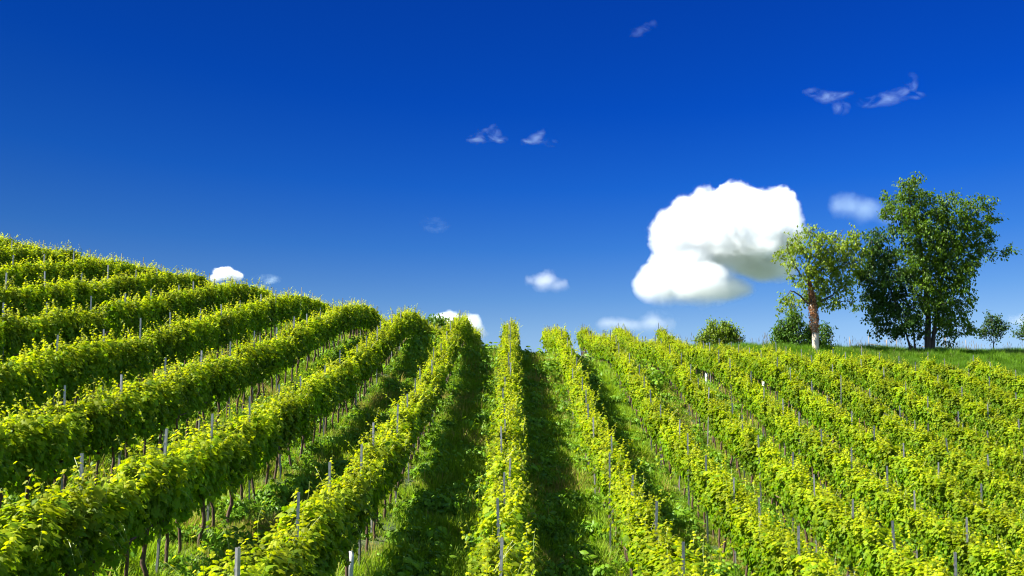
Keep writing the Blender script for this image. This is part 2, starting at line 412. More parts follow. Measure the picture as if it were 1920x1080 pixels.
def post_mesh():
    mb = MB(); H = 2.17
    mb.box((-.021, -.016, -.3), (-.018, .016, H)); mb.box((-.018, -.016, -.3), (.018, -.013, H)); mb.box((.018, -.016, -.3), (.021, .016, H))
    for k in range(10):                                       # wire hooks punched out of the profile's edges
        z = .55 + k * .155
        for s_ in (-1, 1):
            mb.box((s_ * .021 - .004, .016, z), (s_ * .021 + .004, .023, z + .03))
    return mb.mesh("post", [M_STEEL])
POST = post_mesh()

NTH = {1: "first", 2: "second", 3: "third", 4: "fourth", 5: "fifth", 6: "sixth", 7: "seventh", 8: "eighth", 9: "ninth", 10: "tenth", 11: "eleventh", 12: "twelfth", 13: "thirteenth", 14: "fourteenth"}
def row_label(n):
    if n == 0: return "trellised vine row running straight up the middle of the slope"
    if n == -1: return "trellised vine row next to the straight middle row on its left, shaded on one flank"
    if n == 1: return "trellised vine row next to the straight middle row on its right, rounded top on skyline"
    return f"{NTH[abs(n)]} trellised vine row to the {'left' if n < 0 else 'right'} of the straight middle row"

def vine_row(n):
    r = np.random.default_rng(5000 + n)
    x = row_x(n); ph = 14.7 if n > 0 else (14.85 if n == 0 else 15.05)
    y0, y1 = row_start(x), row_end(x)
    k0, k1 = math.ceil((y0 - ph) / 2.57), math.floor((y1 - ph) / 2.57)
    py = [ph + 2.57 * k for k in range(k0, k1 + 1)]
    base = empty("vine_trellis", (x, py[0], float(height(x, py[0]))))
    tag(base, row_label(n), "vine row", "trellised vine rows on the hillside")
    bz = base.location.z
    for yy in py:
        ox = r.normal(0, .05) if n <= 0 else r.normal(-.03, .10)
        put("post", POST, base, (ox, yy - py[0], float(height(x + ox, yy)) - bz + r.normal(0, .05)), (r.normal(0, .022), r.normal(0, .022), math.pi / 2 + r.normal(0, .15)))
    yy = py[0] - .43
    while yy < py[-1]:
        yv = yy + r.normal(0, .05)
        z = float(height(x, yv)) - bz
        gap = r.random() < .015 and yv > 14
        s = .5 if gap else r.uniform(.9, 1.1)
        turn = math.pi * int(r.integers(0, 2))
        vine = put("grapevine", FOL[int(r.integers(len(FOL)))], base, (r.normal(0, .025), yv - py[0], z), (0, 0, turn + r.normal(0, .06)), (s * r.uniform(.9, 1.15), 1.04, s if gap else r.uniform(.95, 1.07)))
        put("trunk", TRK[int(r.integers(len(TRK)))], vine, (0, 0, 0), (0, 0, r.uniform(-.3, .3)), (1 / vine.scale.x, 1, 1 / vine.scale.z * (.9 if not gap else 1)))
        yy += 2.57 / 3
    mb = MB()
    yw = np.arange(py[0], py[-1] + .01, 2.57)
    for hz, ox in ((.92, 0), (1.25, .035), (1.25, -.035), (1.6, .035), (1.6, -.035)):
        mb.tube(np.column_stack([np.full(len(yw), ox), yw - py[0], height(x, yw) - bz + hz]), .0016, 4, 0)
    put("wire", mb.mesh("wire", [M_WIRE]), base)

for n_ in range(-9, 13): vine_row(n_)

# white tubes round young vines
def guard(x, y, lean, label):
    mb = MB(); t = np.arange(10) * 2 * math.pi / 10
    ring = np.column_stack([np.cos(t), np.sin(t)])
    V, T = [], []
    for z, rad in ((-.05, .058), (.3, .055), (.6, .057), (.6, .050), (-.05, .051)):
        V += [(a * rad, c * rad * .85, z) for a, c in ring]
    for i in range(4):
        for k in range(10):
            a, c = i * 10 + k, i * 10 + (k + 1) % 10
            T += [(a, c, c + 10), (a, c + 10, a + 10)]
    mb.add(V, T)
    o = put("vine_guard", mb.mesh("vine_guard", [M_GUARD], True), None, (x, y, float(height(x, y))), lean)
    tag(o, label, "vine guard", "white tubes round young vines")
guard(row_x(4) - .1, 52.0, (0, .03, 0), "upper white plastic tube in the vine rows right of the middle, below the round bush")
guard(row_x(5) - .1, 50.6, (.03, .08, 0), "leaning white plastic tube between trunks in the rows below the pale tree")
guard(row_x(-1) + .06, 16.6, (0, .02, 0), "white plastic tube low on the slope beside the row left of the middle")

# ---------------------------------------------------------------- grass and weeds, scattered as stuff
def tuft(seed, n, rad, lo, hi, wid, mat_list, bend=.5, young=(0, .7), heads=0):
    r = np.random.default_rng(seed); mb = MB()
    for k in range(n):
        a = r.uniform(0, 2 * math.pi); q = rad * math.sqrt(r.random())
        L = r.uniform(lo, hi); d = np.array([math.cos(a + r.normal(0, .9)), math.sin(a + r.normal(0, .9)), 0])
        b0 = np.array([q * math.cos(a), q * math.sin(a), -.04])
        s_ = np.array([-d[1], d[0], 0]) * wid * r.uniform(.7, 1.3)
        bd = bend * r.uniform(.3, 1.4)
        p1 = b0 + np.array([0, 0, L * .55]) + d * L * .18 * bd * 2
        p2 = b0 + np.array([0, 0, L * (1 - .35 * bd)]) + d * L * .75 * bd
        mb.add([b0 - s_, b0 + s_, p1 + s_ * .8, p1 - s_ * .8, p2], [(0, 1, 2), (0, 2, 3), (3, 2, 4)], 0, r.uniform(*young))
    for k in range(heads):
        a = r.uniform(0, 2 * math.pi); b0 = np.array([rad * .7 * math.cos(a), rad * .7 * math.sin(a), 0])
        L = r.uniform(hi * 1.0, hi * 1.7); t = np.linspace(0, 1, 5)[:, None]
        pts = b0 + np.array([r.normal(0, .12), r.normal(0, .12), 1]) * L * t
        mb.tube(pts, .0025, 3, 1, cap=False)
        mb.tube(pts[-1] + (pts[-1] - pts[-2]) * np.linspace(-.4, .5, 4)[:, None], [.004, .011, .009, .002], 4, 1)
    return mb.mesh("tuft", mat_list)

def weed(seed, n=26, rad=.16, hi=.22):
    r = np.random.default_rng(seed); mb = MB()
    a = r.uniform(0, 2 * math.pi, n); q = rad * np.sqrt(r.random(n))
    P = np.column_stack([q * np.cos(a), q * np.sin(a), r.uniform(.03, hi, n)])
    o = np.column_stack([np.cos(a), np.sin(a), np.zeros(n)])
    mb.leaves(P, o * .5 + [0, 0, 1] + r.normal(0, .3, (n, 3)), o + r.normal(0, .3, (n, 3)), r.uniform(.05, .12, n), OVAL_LEAF, 0, r.uniform(0, 1, n))
    for k in range(0, n, 3): mb.tube([(P[k, 0] * .4, P[k, 1] * .4, -.03), P[k]], .003, 3, 0, .6, cap=False)
    return mb.mesh("weed", [M_WEED])

def scatter(name, pts, meshes, weights, scale, kind_label, cat):
    """one object: a cloud of points that instances the tufts through geometry nodes"""
    n = len(pts)
    me = bpy.data.meshes.new(name)
    me.vertices.add(n); me.vertices.foreach_set("co", pts.astype(np.float32).ravel())
    rot = np.column_stack([rng.normal(0, .1, n), rng.normal(0, .1, n), rng.uniform(0, 6.283, n)])
    a = me.attributes.new("turn", "FLOAT_VECTOR", "POINT"); a.data.foreach_set("vector", rot.astype(np.float32).ravel())
    a = me.attributes.new("size", "FLOAT", "POINT"); a.data.foreach_set("value", scale.astype(np.float32))
    a = me.attributes.new("pick", "INT", "POINT"); a.data.foreach_set("value", weights.astype(np.int32))
    o = put(name, me)
    ng = bpy.data.node_groups.new(name, "GeometryNodeTree")
    ng.interface.new_socket("Geometry", in_out="INPUT", socket_type="NodeSocketGeometry")
    ng.interface.new_socket("Geometry", in_out="OUTPUT", socket_type="NodeSocketGeometry")
    N, L = ng.nodes, ng.links
    gin, gout = N.new("NodeGroupInput"), N.new("NodeGroupOutput")
    g2i = N.new("GeometryNodeGeometryToInstance")
    for mesh in reversed(meshes):
        src = bpy.data.objects.new(mesh.name, mesh)           # only a data source, never linked to the scene
        oi = N.new("GeometryNodeObjectInfo"); oi.inputs["Object"].default_value = src
        L.new(oi.outputs["Geometry"], g2i.inputs[0])
    iop = N.new("GeometryNodeInstanceOnPoints")
    iop.inputs["Pick Instance"].default_value = True
    def named(nm, dt):
        x = N.new("GeometryNodeInputNamedAttribute"); x.data_type = dt; x.inputs["Name"].default_value = nm; return x.outputs[0]
    L.new(gin.outputs[0], iop.inputs["Points"]); L.new(g2i.outputs[0], iop.inputs["Instance"])
    L.new(named("pick", "INT"), iop.inputs["Instance Index"])
    e2r = N.new("FunctionNodeEulerToRotation"); L.new(named("turn", "FLOAT_VECTOR"), e2r.inputs[0]); L.new(e2r.outputs[0], iop.inputs["Rotation"])
    L.new(named("size", "FLOAT"), iop.inputs["Scale"])
    L.new(iop.outputs[0], gout.inputs[0])
    md = o.modifiers.new("scatter", "NODES"); md.node_group = ng
    return tag(o, kind_label, cat, kind="stuff")

def smooth_noise(x, y, s, seed):
    r = np.random.default_rng(seed); z = np.zeros(len(x))
    for k in range(7):
        a, f, p_ = r.uniform(0, 6.28), r.uniform(.6, 1.6) / s, r.uniform(0, 6.28)
        z += np.sin((x * math.cos(a) + y * math.sin(a)) * f * 6.28 + p_)
    return z / 7 ** .5

# between the vine rows
N = 405000
gx, gy = rng.uniform(-28, 38, N), rng.uniform(4, 80, N)
ok = (np.abs(gx) < .53 * gy + 10) & (gy < np.interp(gx, *END) + .8) & (gy < 66)
off = np.abs(((gx - ROW0) / ROWD + .5) % 1 - .5) * ROWD
dens = np.clip(1.0 + .25 * smooth_noise(gx, gy, 3, 5), .35, 1) * np.where(gy > 40, .8, 1)
ok &= rng.random(N) < dens
gx, gy, off = gx[ok], gy[ok], off[ok]
nz = smooth_noise(gx, gy, 2.2, 9)
pick = np.where(nz + rng.normal(0, .5, len(gx)) > .55, rng.integers(4, 7, len(gx)), rng.integers(0, 4, len(gx)))
size = 1.15 * np.clip(1.0 + .35 * smooth_noise(gx, gy, 1.4, 21) + rng.normal(0, .2, len(gx)), .45, 1.9) * np.where(off < .4, .72, 1) * (1 + .7 * np.exp(-((gy - 50) / 5) ** 2) * (np.abs(gx) < 7))
tufts = [tuft(700, 34, .13, .10, .30, .0055, [M_GRASS]), tuft(701, 40, .16, .08, .24, .005, [M_GRASS], .7),
         tuft(702, 26, .10, .16, .42, .006, [M_GRASS], .55), tuft(703, 30, .15, .10, .26, .007, [M_GRASS], .9),
         weed(710), weed(711, 34, .2, .16), weed(712, 18, .12, .32)]
scatter("grass", np.column_stack([gx, gy, height(gx, gy)]), tufts, pick, size, "grass and weeds growing between the vine rows", "grass")

# the bank on the right, beyond the vines
N = 84000
gx, gy = rng.uniform(6, 60, N), rng.uniform(48, 84, N)
ok = (gy > np.interp(gx, *END) + .6) & (gx < .53 * gy + 18)
gx, gy = gx[ok], gy[ok]
pick = rng.integers(0, 3, len(gx)); pick[rng.random(len(gx)) < np.where(gy > 70, .012, .001)] = 3
size = np.clip(1 + .3 * smooth_noise(gx, gy, 2.5, 31) + rng.normal(0, .18, len(gx)), .5, 1.8)
bank = [tuft(720, 34, .16, .22, .55, .008, [M_BANK], .5), tuft(721, 30, .16, .3, .6, .007, [M_BANK], .35),
        tuft(722, 38, .18, .2, .45, .008, [M_BANK], .8), tuft(723, 12, .14, .3, .6, .007, [M_BANK, M_SEED], .4, heads=5)]
scatter("tall_grass", np.column_stack([gx, gy, height(gx, gy)]), bank, pick, size, "tall bright green grass on the bank around the trees", "grass")

# ---------------------------------------------------------------- trees
def crown(mb, clumps, mat, leaf, per, seed, twig_len=.45, wood=None, tpl=OVAL_LEAF, droop=-.25, leaves=16, young_top=.6):
    """clumps: (x, y, z, rx, ry, rz); twigs carrying leaves spread through each clump"""
    r = np.random.default_rng(seed)
    for (cx, cy, cz, rx, ry, rz) in clumps:
        k = max(4, int(per * (rx * ry * rz) ** (2 / 3) * 10))
        d = rand_dir(k, r); rad = 1.06 * r.random(k) ** .45
        c = np.array([cx, cy, cz]); C = c + d * rad[:, None] * [rx, ry, rz]
        for p_, dd in zip(C, d):
            td = dd * .8 + np.array([0, 0, .25]) + r.normal(0, .45, 3); td /= np.linalg.norm(td)
            L = twig_len * r.uniform(.6, 1.4)
            if wood is not None: mb.tube([p_ - td * L * .7, p_ + td * L * .2, p_ + td * L * .8], [.014, .008, .003], 3, wood, 0, cap=False)
            t = r.uniform(-.4, 1, leaves)
            Q = p_ + td * (t * L)[:, None] + r.normal(0, .09 + .12 * twig_len, (leaves, 3))
            o = rand_dir(leaves, r)
            mb.leaves(Q, o * .7 + [0, 0, .75], o + td * .4 + [0, 0, droop], leaf * r.uniform(.65, 1.25, leaves), tpl, mat,
                      np.clip(r.uniform(0, young_top) + r.normal(0, .15, leaves), 0, 1))

def limb(mb, pts, r0, r1, mat=0, sides=8, seed=1, wob=.05):
    r = np.random.default_rng(seed); pts = np.asarray(pts, float)
    t = np.linspace(0, 1, len(pts)); tt = np.linspace(0, 1, 4 * len(pts))
    q = np.stack([np.interp(tt, t, pts[:, c]) for c in range(3)], -1)
    for _ in range(2): q[1:-1] = (q[:-2] + 2 * q[1:-1] + q[2:]) / 4
    q[1:-1] += r.normal(0, wob * max(r0, .05), (len(q) - 2, 3))
    mb.tube(q, r0 + (r1 - r0) * tt ** .8, sides, mat)

K = .01181                                                    # metres per unit of the crown plans below
def plan(rows, ox, oy, ycen, depth, seed):
    r = np.random.default_rng(seed)
    return [((a - ox) * K, ycen + r.normal(0, depth), (oy - c) * K, p_ * K, max(p_, q_) * K * .85, q_ * K) for a, c, p_, q_ in rows]

# pale, ivy-clad tree
bx, by = 20.4, 69.4
root = empty("pale_tree", (bx, by, float(height(bx, by)) ))
tag(root, "slim tree with sparse pale leaves and reddish brown ivy on its trunk", "tree")
mb = MB()
def pl(x, y, d=0): return ((x - 213) * K, d, (1000 - y) * K)
limb(mb, [(0, 0, -.3), pl(213, 940), pl(212, 860), pl(204, 760), pl(200, 715)], .235, .215, seed=2)
put("trunk", mb.mesh("trunk", [M_PALEBARK], True), root)
mb = MB()
limbs = [([pl(200, 720), pl(196, 650), pl(180, 580), pl(175, 500), pl(200, 400), pl(195, 330), pl(205, 285)], .17, .02),
         ([pl(198, 725), pl(160, 705), pl(120, 660), pl(70, 640, -.2), pl(40, 690, -.3)], .10, .015),
         ([pl(203, 725), pl(250, 705), pl(300, 680, .2), pl(360, 640, .3), pl(420, 590, .3)], .12, .02),
         ([pl(185, 600), pl(140, 560), pl(90, 470), pl(60, 390), pl(65, 330)], .07, .012),
         ([pl(180, 590), pl(230, 500), pl(290, 420), pl(350, 340), pl(390, 285)], .09, .012),
         ([pl(180, 570, .1), pl(260, 520, .3), pl(350, 470, .4), pl(450, 400, .4), pl(495, 350)], .09, .01),
         ([pl(178, 520), pl(240, 420, -.4), pl(270, 350, -.5), pl(240, 300)], .05, .01),
         ([pl(300, 680), pl(350, 710), pl(400, 700), pl(430, 715)], .05, .01),
         ([pl(130, 560), pl(80, 550), pl(40, 545)], .03, .008), ([pl(350, 470), pl(440, 490), pl(500, 440)], .04, .008)]
for i, (p_, a, c) in enumerate(limbs): limb(mb, p_, a, c, 0, 6, 40 + i, .25)
put("branch", mb.mesh("branch", [M_TREEBARK], True), root)
mb = MB()
pc = plan([(45, 430, 35, 25), (75, 340, 22, 22), (100, 390, 45, 35), (85, 480, 40, 30), (150, 430, 50, 40), (190, 310, 40, 40), (215, 380, 55, 45), (270, 335, 25, 25), (300, 420, 60, 45),
           (365, 310, 45, 25), (440, 320, 40, 28), (395, 380, 55, 40), (460, 400, 50, 35), (495, 430, 22, 18), (240, 470, 60, 45), (180, 530, 60, 40), (320, 500, 70, 50), (420, 470, 70, 45), (470, 540, 35, 30),
           (260, 570, 60, 40), (370, 570, 60, 40), (230, 640, 45, 40), (300, 640, 55, 30), (380, 640, 50, 30), (345, 710, 40, 30), (410, 705, 28, 14), (290, 720, 40, 20),
           (60, 690, 40, 22), (25, 705, 20, 14), (110, 725, 40, 18), (120, 610, 40, 22), (70, 570, 28, 14), (160, 690, 40, 20), (30, 750, 16, 8), (250, 690, 30, 20)], 213, 1000, 0, .55, 3)
crown(mb, pc, 0, .2, 7.2, 61, .4, 1, leaves=15, young_top=.9)
put("crown", mb.mesh("crown", [M_PALELEAF, M_TREEBARK]), root)
mb = MB(); r = np.random.default_rng(8)
N = 2400
t = r.random(N); z = np.interp(t, [0, 1], [895, 575]); cxs = np.interp(z, [575, 650, 715, 895], [180, 196, 203, 212])
wd = np.interp(z, [575, 640, 715, 800, 860, 895], [.14, .17, .30, .34, .30, .16]); a = r.uniform(0, 6.283, N)
rr = wd * r.uniform(.65, 1.08, N)
P = np.column_stack([(cxs - 213) * K + rr * np.cos(a), rr * np.sin(a), (1000 - z) * K])
o = np.column_stack([np.cos(a), np.sin(a), np.zeros(N)])
mb.leaves(P, o + r.normal(0, .4, (N, 3)) + [0, 0, .3], np.tile([0, 0, -1.], (N, 1)) + r.normal(0, .4, (N, 3)), r.uniform(.07, .13, N), OVAL_LEAF, 0, r.random(N))
put("ivy", mb.mesh("ivy", [M_IVY]), root)

# big dark tree with two trunks
bx, by = 28.6, 70.8
root = empty("broadleaf_tree", (bx, by, float(height(bx, by))))
tag(root, "tallest dark green tree on the bank, with thick twin trunks", "tree")
def pb(x, y, d=0): return ((x - 870) * K, d, (1060 - y) * K)
mb = MB()
limb(mb, [(0, 0, -.3), pb(865, 960), pb(872, 870), pb(870, 750), pb(860, 600), pb(850, 450), pb(830, 300), pb(790, 150), pb(780, 60)], .27, .02, seed=21)
put("trunk", mb.mesh("trunk", [M_TREEBARK], True), root)
mb = MB()
limb(mb, [pb(888, 1085), pb(893, 1000), pb(905, 920), pb(915, 850), pb(945, 700), pb(970, 560), pb(990, 400), pb(960, 250), pb(900, 130)], .19, .02, seed=22)
put("trunk", mb.mesh("trunk", [M_TREEBARK], True), root)
mb = MB()
for i, p_ in enumerate([[pb(985, 480), pb(1080, 380), pb(1150, 270), pb(1200, 190)], [pb(970, 560), pb(1100, 470), pb(1230, 430), pb(1325, 445)], [pb(860, 600), pb(780, 480), pb(720, 330), pb(690, 200)],
                        [pb(870, 760), pb(960, 690), pb(1060, 620), pb(1120, 560)], [pb(915, 850), pb(980, 860), pb(1050, 890), pb(1110, 900)], [pb(870, 740), pb(800, 690), pb(760, 600), pb(740, 520)],
                        [pb(990, 400), pb(1050, 330), pb(1120, 310), pb(1230, 310)], [pb(945, 700), pb(1020, 730), pb(1090, 740)]]):
    limb(mb, p_, .085, .012, 0, 6, 70 + i, .3)
put("branch", mb.mesh("branch", [M_TREEBARK], True), root)
mb = MB()
bc = plan([(775, 60, 55, 45), (720, 45, 22, 18), (820, 30, 22, 16), (740, 130, 80, 50), (660, 105, 32, 16), (650, 190, 45, 35), (630, 225, 25, 25), (720, 230, 85, 70), (860, 120, 90, 70), (910, 70, 38, 28), (860, 230, 120, 90), (960, 180, 60, 60),
           (1020, 125, 22, 20), (1010, 220, 70, 60), (1070, 150, 26, 26), (1080, 210, 55, 50), (1150, 190, 60, 50), (1185, 140, 22, 18), (1220, 190, 45, 35), (1250, 250, 40, 35), (1160, 280, 80, 60), (1240, 330, 48, 45), (1275, 365, 25, 20), (1060, 320, 110, 90),
           (1150, 390, 90, 60), (1230, 420, 50, 30), (1300, 440, 32, 22), (1325, 452, 12, 10), (1180, 470, 45, 25), (920, 330, 130, 100), (780, 330, 100, 80), (700, 320, 55, 45), (1020, 440, 130, 90), (800, 450, 110, 90), (900, 450, 120, 90), (1130, 500, 45, 40),
           (1080, 540, 70, 50), (780, 560, 80, 80), (880, 570, 130, 90), (1000, 560, 110, 80), (1120, 590, 28, 20), (1080, 630, 50, 40), (800, 670, 90, 80), (920, 680, 120, 80), (1030, 680, 90, 60), (1120, 725, 25, 18), (1090, 740, 45, 35), (860, 770, 90, 50), (960, 770, 120, 60),
           (1060, 800, 60, 40), (1100, 850, 30, 20), (930, 850, 60, 50), (1010, 860, 90, 45), (1080, 900, 45, 22), (1110, 905, 18, 10), (1000, 930, 55, 35), (960, 920, 25, 30), (1000, 980, 14, 12), (850, 840, 50, 40), (1050, 930, 25, 22)], 870, 1060, 0, .75, 5)
crown(mb, bc, 0, .2, 3.9, 81, .42, 1, leaves=20, young_top=1.0)
put("crown", mb.mesh("crown", [M_DARKLEAF, M_TREEBARK]), root)

# its dark many-stemmed neighbour
bx, by = 27.1, 70.3
root = empty("broadleaf_tree", (bx, by, float(height(bx, by))))
tag(root, "lower dark tree on slender stems against the left flank of the tallest tree", "tree")
def pn(x, y, d=0): return ((x - 770) * K, d, (1050 - y) * K)
for i, (p_, a) in enumerate([([pn(778, 1065), pn(768, 980), pn(745, 900), pn(700, 760), pn(650, 600), pn(620, 450), pn(600, 380)], .10),
                             ([pn(808, 1065), pn(800, 980), pn(790, 900), pn(770, 760), pn(720, 600), pn(680, 440)], .085)]):
    mb = MB(); limb(mb, p_, a, .015, 0, 7, 90 + i, .15); put("trunk", mb.mesh("trunk", [M_TREEBARK], True), root)
mb = MB()
for i, p_ in enumerate([[pn(745, 900), pn(660, 860), pn(570, 880), pn(545, 905)], [pn(700, 760), pn(600, 760), pn(500, 765)], [pn(660, 640), pn(580, 610), pn(510, 600)], [pn(770, 760), pn(800, 700), pn(820, 640)]]):
    limb(mb, p_, .045, .01, 0, 5, 95 + i, .3)
put("branch", mb.mesh("branch", [M_TREEBARK], True), root)
mb = MB()
nc = plan([(590, 360, 55, 36), (650, 370, 45, 40), (555, 340, 25, 14), (570, 430, 50, 50), (640, 440, 60, 55), (560, 500, 55, 40), (640, 530, 90, 60), (700, 470, 40, 50), (520, 560, 35, 30), (560, 590, 70, 40), (520, 610, 35, 18), (650, 620, 100, 60), (740, 600, 70, 70), (560, 670, 60, 40), (520, 690, 28, 20),
           (620, 720, 90, 50), (720, 710, 90, 70), (510, 765, 40, 14), (570, 770, 55, 28), (640, 800, 70, 45), (740, 800, 80, 60), (560, 840, 40, 22), (620, 870, 60, 35), (570, 905, 30, 22), (700, 880, 70, 40), (780, 870, 60, 45), (720, 930, 40, 25), (800, 930, 28, 35), (810, 1000, 18, 30), (660, 910, 30, 18)], 770, 1050, 0, .5, 6)
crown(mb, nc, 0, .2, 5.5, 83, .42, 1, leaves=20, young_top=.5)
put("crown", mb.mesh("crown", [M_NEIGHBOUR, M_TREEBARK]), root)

# bushes and small trees
def small_plant(name, loc, label, cat, clumps, stems, mat, leaf, per, seed, leaves=14, top=.7, tw=.35):
    root = empty(name, (loc[0], loc[1], float(height(loc[0], loc[1])) + loc[2]))
    tag(root, label, cat)
    for i, (p_, a, c) in enumerate(stems):
        mb = MB(); limb(mb, p_, a, c, 0, 6, seed + i, .15); put("stem" if cat == "bush" else "trunk", mb.mesh("stem", [M_TREEBARK], True), root)
    mb = MB(); crown(mb, clumps, 0, leaf, per, seed, tw, 1, leaves=leaves, young_top=top)
    put("crown", mb.mesh("crown", [mat, M_TREEBARK]), root)

bp = plan([(60, 870, 40, 45), (90, 920, 65, 70), (60, 950, 45, 45), (130, 800, 45, 40), (150, 860, 70, 60), (140, 950, 80, 50), (230, 930, 60, 60), (260, 870, 40, 35), (300, 930, 45, 50), (320, 865, 35, 16), (350, 850, 12, 10), (345, 905, 16, 14), (330, 975, 25, 18), (270, 970, 60, 30), (80, 830, 22, 20), (160, 775, 20, 16)], 200, 1000, 0, .4, 7)
small_plant("bush", (20.2, 71.5, -.1), "dense dark bush standing behind the ivy-clad trunk of the pale tree", "bush", bp,
            [([(0, 0, -.2), (-.3, 0, .8), (-.9, 0, 1.6)], .05, .015), ([(.1, 0, -.2), (.5, .1, .7), (1.3, 0, 1.4)], .05, .012), ([(0, .1, -.2), (-.2, .2, 1.2), (-.6, 0, 2.4)], .05, .012)], M_BUSHLEAF, .17, 14, 120)
cb = [(-.9, 0, .75, .55, .5, .5), (-1.3, .1, .5, .4, .4, .3), (-.3, 0, 1.2, .5, .5, .5), (-.45, 0, 1.75, .28, .3, .28), (.25, 0, 1.3, .55, .5, .55), (.35, 0, 1.8, .3, .3, .22), (.9, 0, .95, .5, .5, .5), (1.2, 0, .55, .4, .4, .4), (0, 0, .5, .9, .6, .5), (.95, 0, 1.35, .3, .3, .25), (-.85, 0, 1.25, .22, .2, .2)]
small_plant("bush", (14.74, 73.5, .25), "round mid green bush rising alone behind the skyline of vines", "bush", cb,
            [([(0, 0, -.4), (-.2, 0, .6), (-.5, 0, 1.5)], .05, .012), ([(.1, 0, -.4), (.3, 0, .7), (.5, 0, 1.6)], .05, .012)], M_PALELEAF, .17, 15, 140, top=.4)
cs = [(-.7, 0, 1.35, .35, .35, .28), (-.3, 0, 1.9, .4, .4, .4), (-.05, 0, 2.45, .35, .35, .3), (.4, 0, 2.2, .4, .4, .4), (.6, 0, 1.6, .45, .4, .35), (.95, 0, 1.75, .25, .25, .2), (.1, 0, 1.4, .5, .45, .4), (-.95, 0, 1.5, .2, .2, .15)]
st = [([(0, 0, -.3), (0, 0, .5), (.05, 0, 1.0), (-.05, 0, 2.3)], .05, .012), ([(0, 0, .5), (.35, 0, 1.2), (.55, 0, 1.9)], .03, .01), ([(.02, 0, .6), (-.3, 0, 1.1), (-.6, 0, 1.5)], .028, .01)]
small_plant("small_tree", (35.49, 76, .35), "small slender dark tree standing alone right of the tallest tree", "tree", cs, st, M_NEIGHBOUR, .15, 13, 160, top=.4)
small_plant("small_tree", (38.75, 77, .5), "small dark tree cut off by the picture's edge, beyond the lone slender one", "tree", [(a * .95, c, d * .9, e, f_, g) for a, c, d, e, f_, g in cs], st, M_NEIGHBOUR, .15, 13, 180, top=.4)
ck = [(-1.2, 0, 0, 1, .9, .7), (-.2, 0, .35, 1, .9, .8), (.8, 0, .1, 1.1, .9, .7), (0, 0, -.9, 1.6, 1.2, 1)]
zt = 4.0 - float(height(-7.0, 92))
small_plant("distant_tree", (-7.0, 92, 0), "dark treetop peeping over the crest between two vine rows", "tree", [(a, c, d + zt, e, f_, g) for a, c, d, e, f_, g in ck], [([(0, 0, -.3), (.1, 0, zt * .5), (0, 0, zt)], .18, .05)], M_DARKLEAF, .22, 10, 200)

# ---------------------------------------------------------------- wire fence on the bank
fy = 74.0
root = empty("fence", (24.2, fy, float(height(24.2, fy))))
tag(root, "low broken fence of thin wooden posts and wire along the top of the bank", "fence")
fp = [24.2, 25.55, 26.88, 27.6, 28.9, 30.2, 31.14, 32.6]
for i, x in enumerate(fp):
    mb = MB(); mb.tube([(0, 0, -.3), (.01, 0, .5), (.0, .01, 1.2 + .12 * math.sin(i * 2.3))], [.05, .047, .044] if i in (2, 6) else [.028, .027, .025], 7)
    put("post", mb.mesh("post", [M_WOOD], True), root, (x - 24.2, 0, float(height(x, fy)) - root.location.z), (0, .03 * math.sin(i * 1.7), 0))
fx = np.array(fp)
mb = MB()
for hz in (.55, .95): mb.tube(np.column_stack([fx - 24.2, np.full(len(fx), -.05), height(fx, fy) - root.location.z + hz]), .003, 4)
put("wire", mb.mesh("wire", [M_WIRE]), root)
def hz(x, d): return (x - 24.2, -.06, float(height(x, fy)) - root.location.z + d)
for a, c, d, e in ((25.6, 27.0, .72, .48), (29.4, 31.1, .62, .5)):
    mb = MB(); mb.tube([hz(a, d), hz((a + c) / 2, (d + e) / 2 + .02), hz(c, e)], [.03, .032, .03], 6); put("rail", mb.mesh("rail", [M_WOOD], True), root)

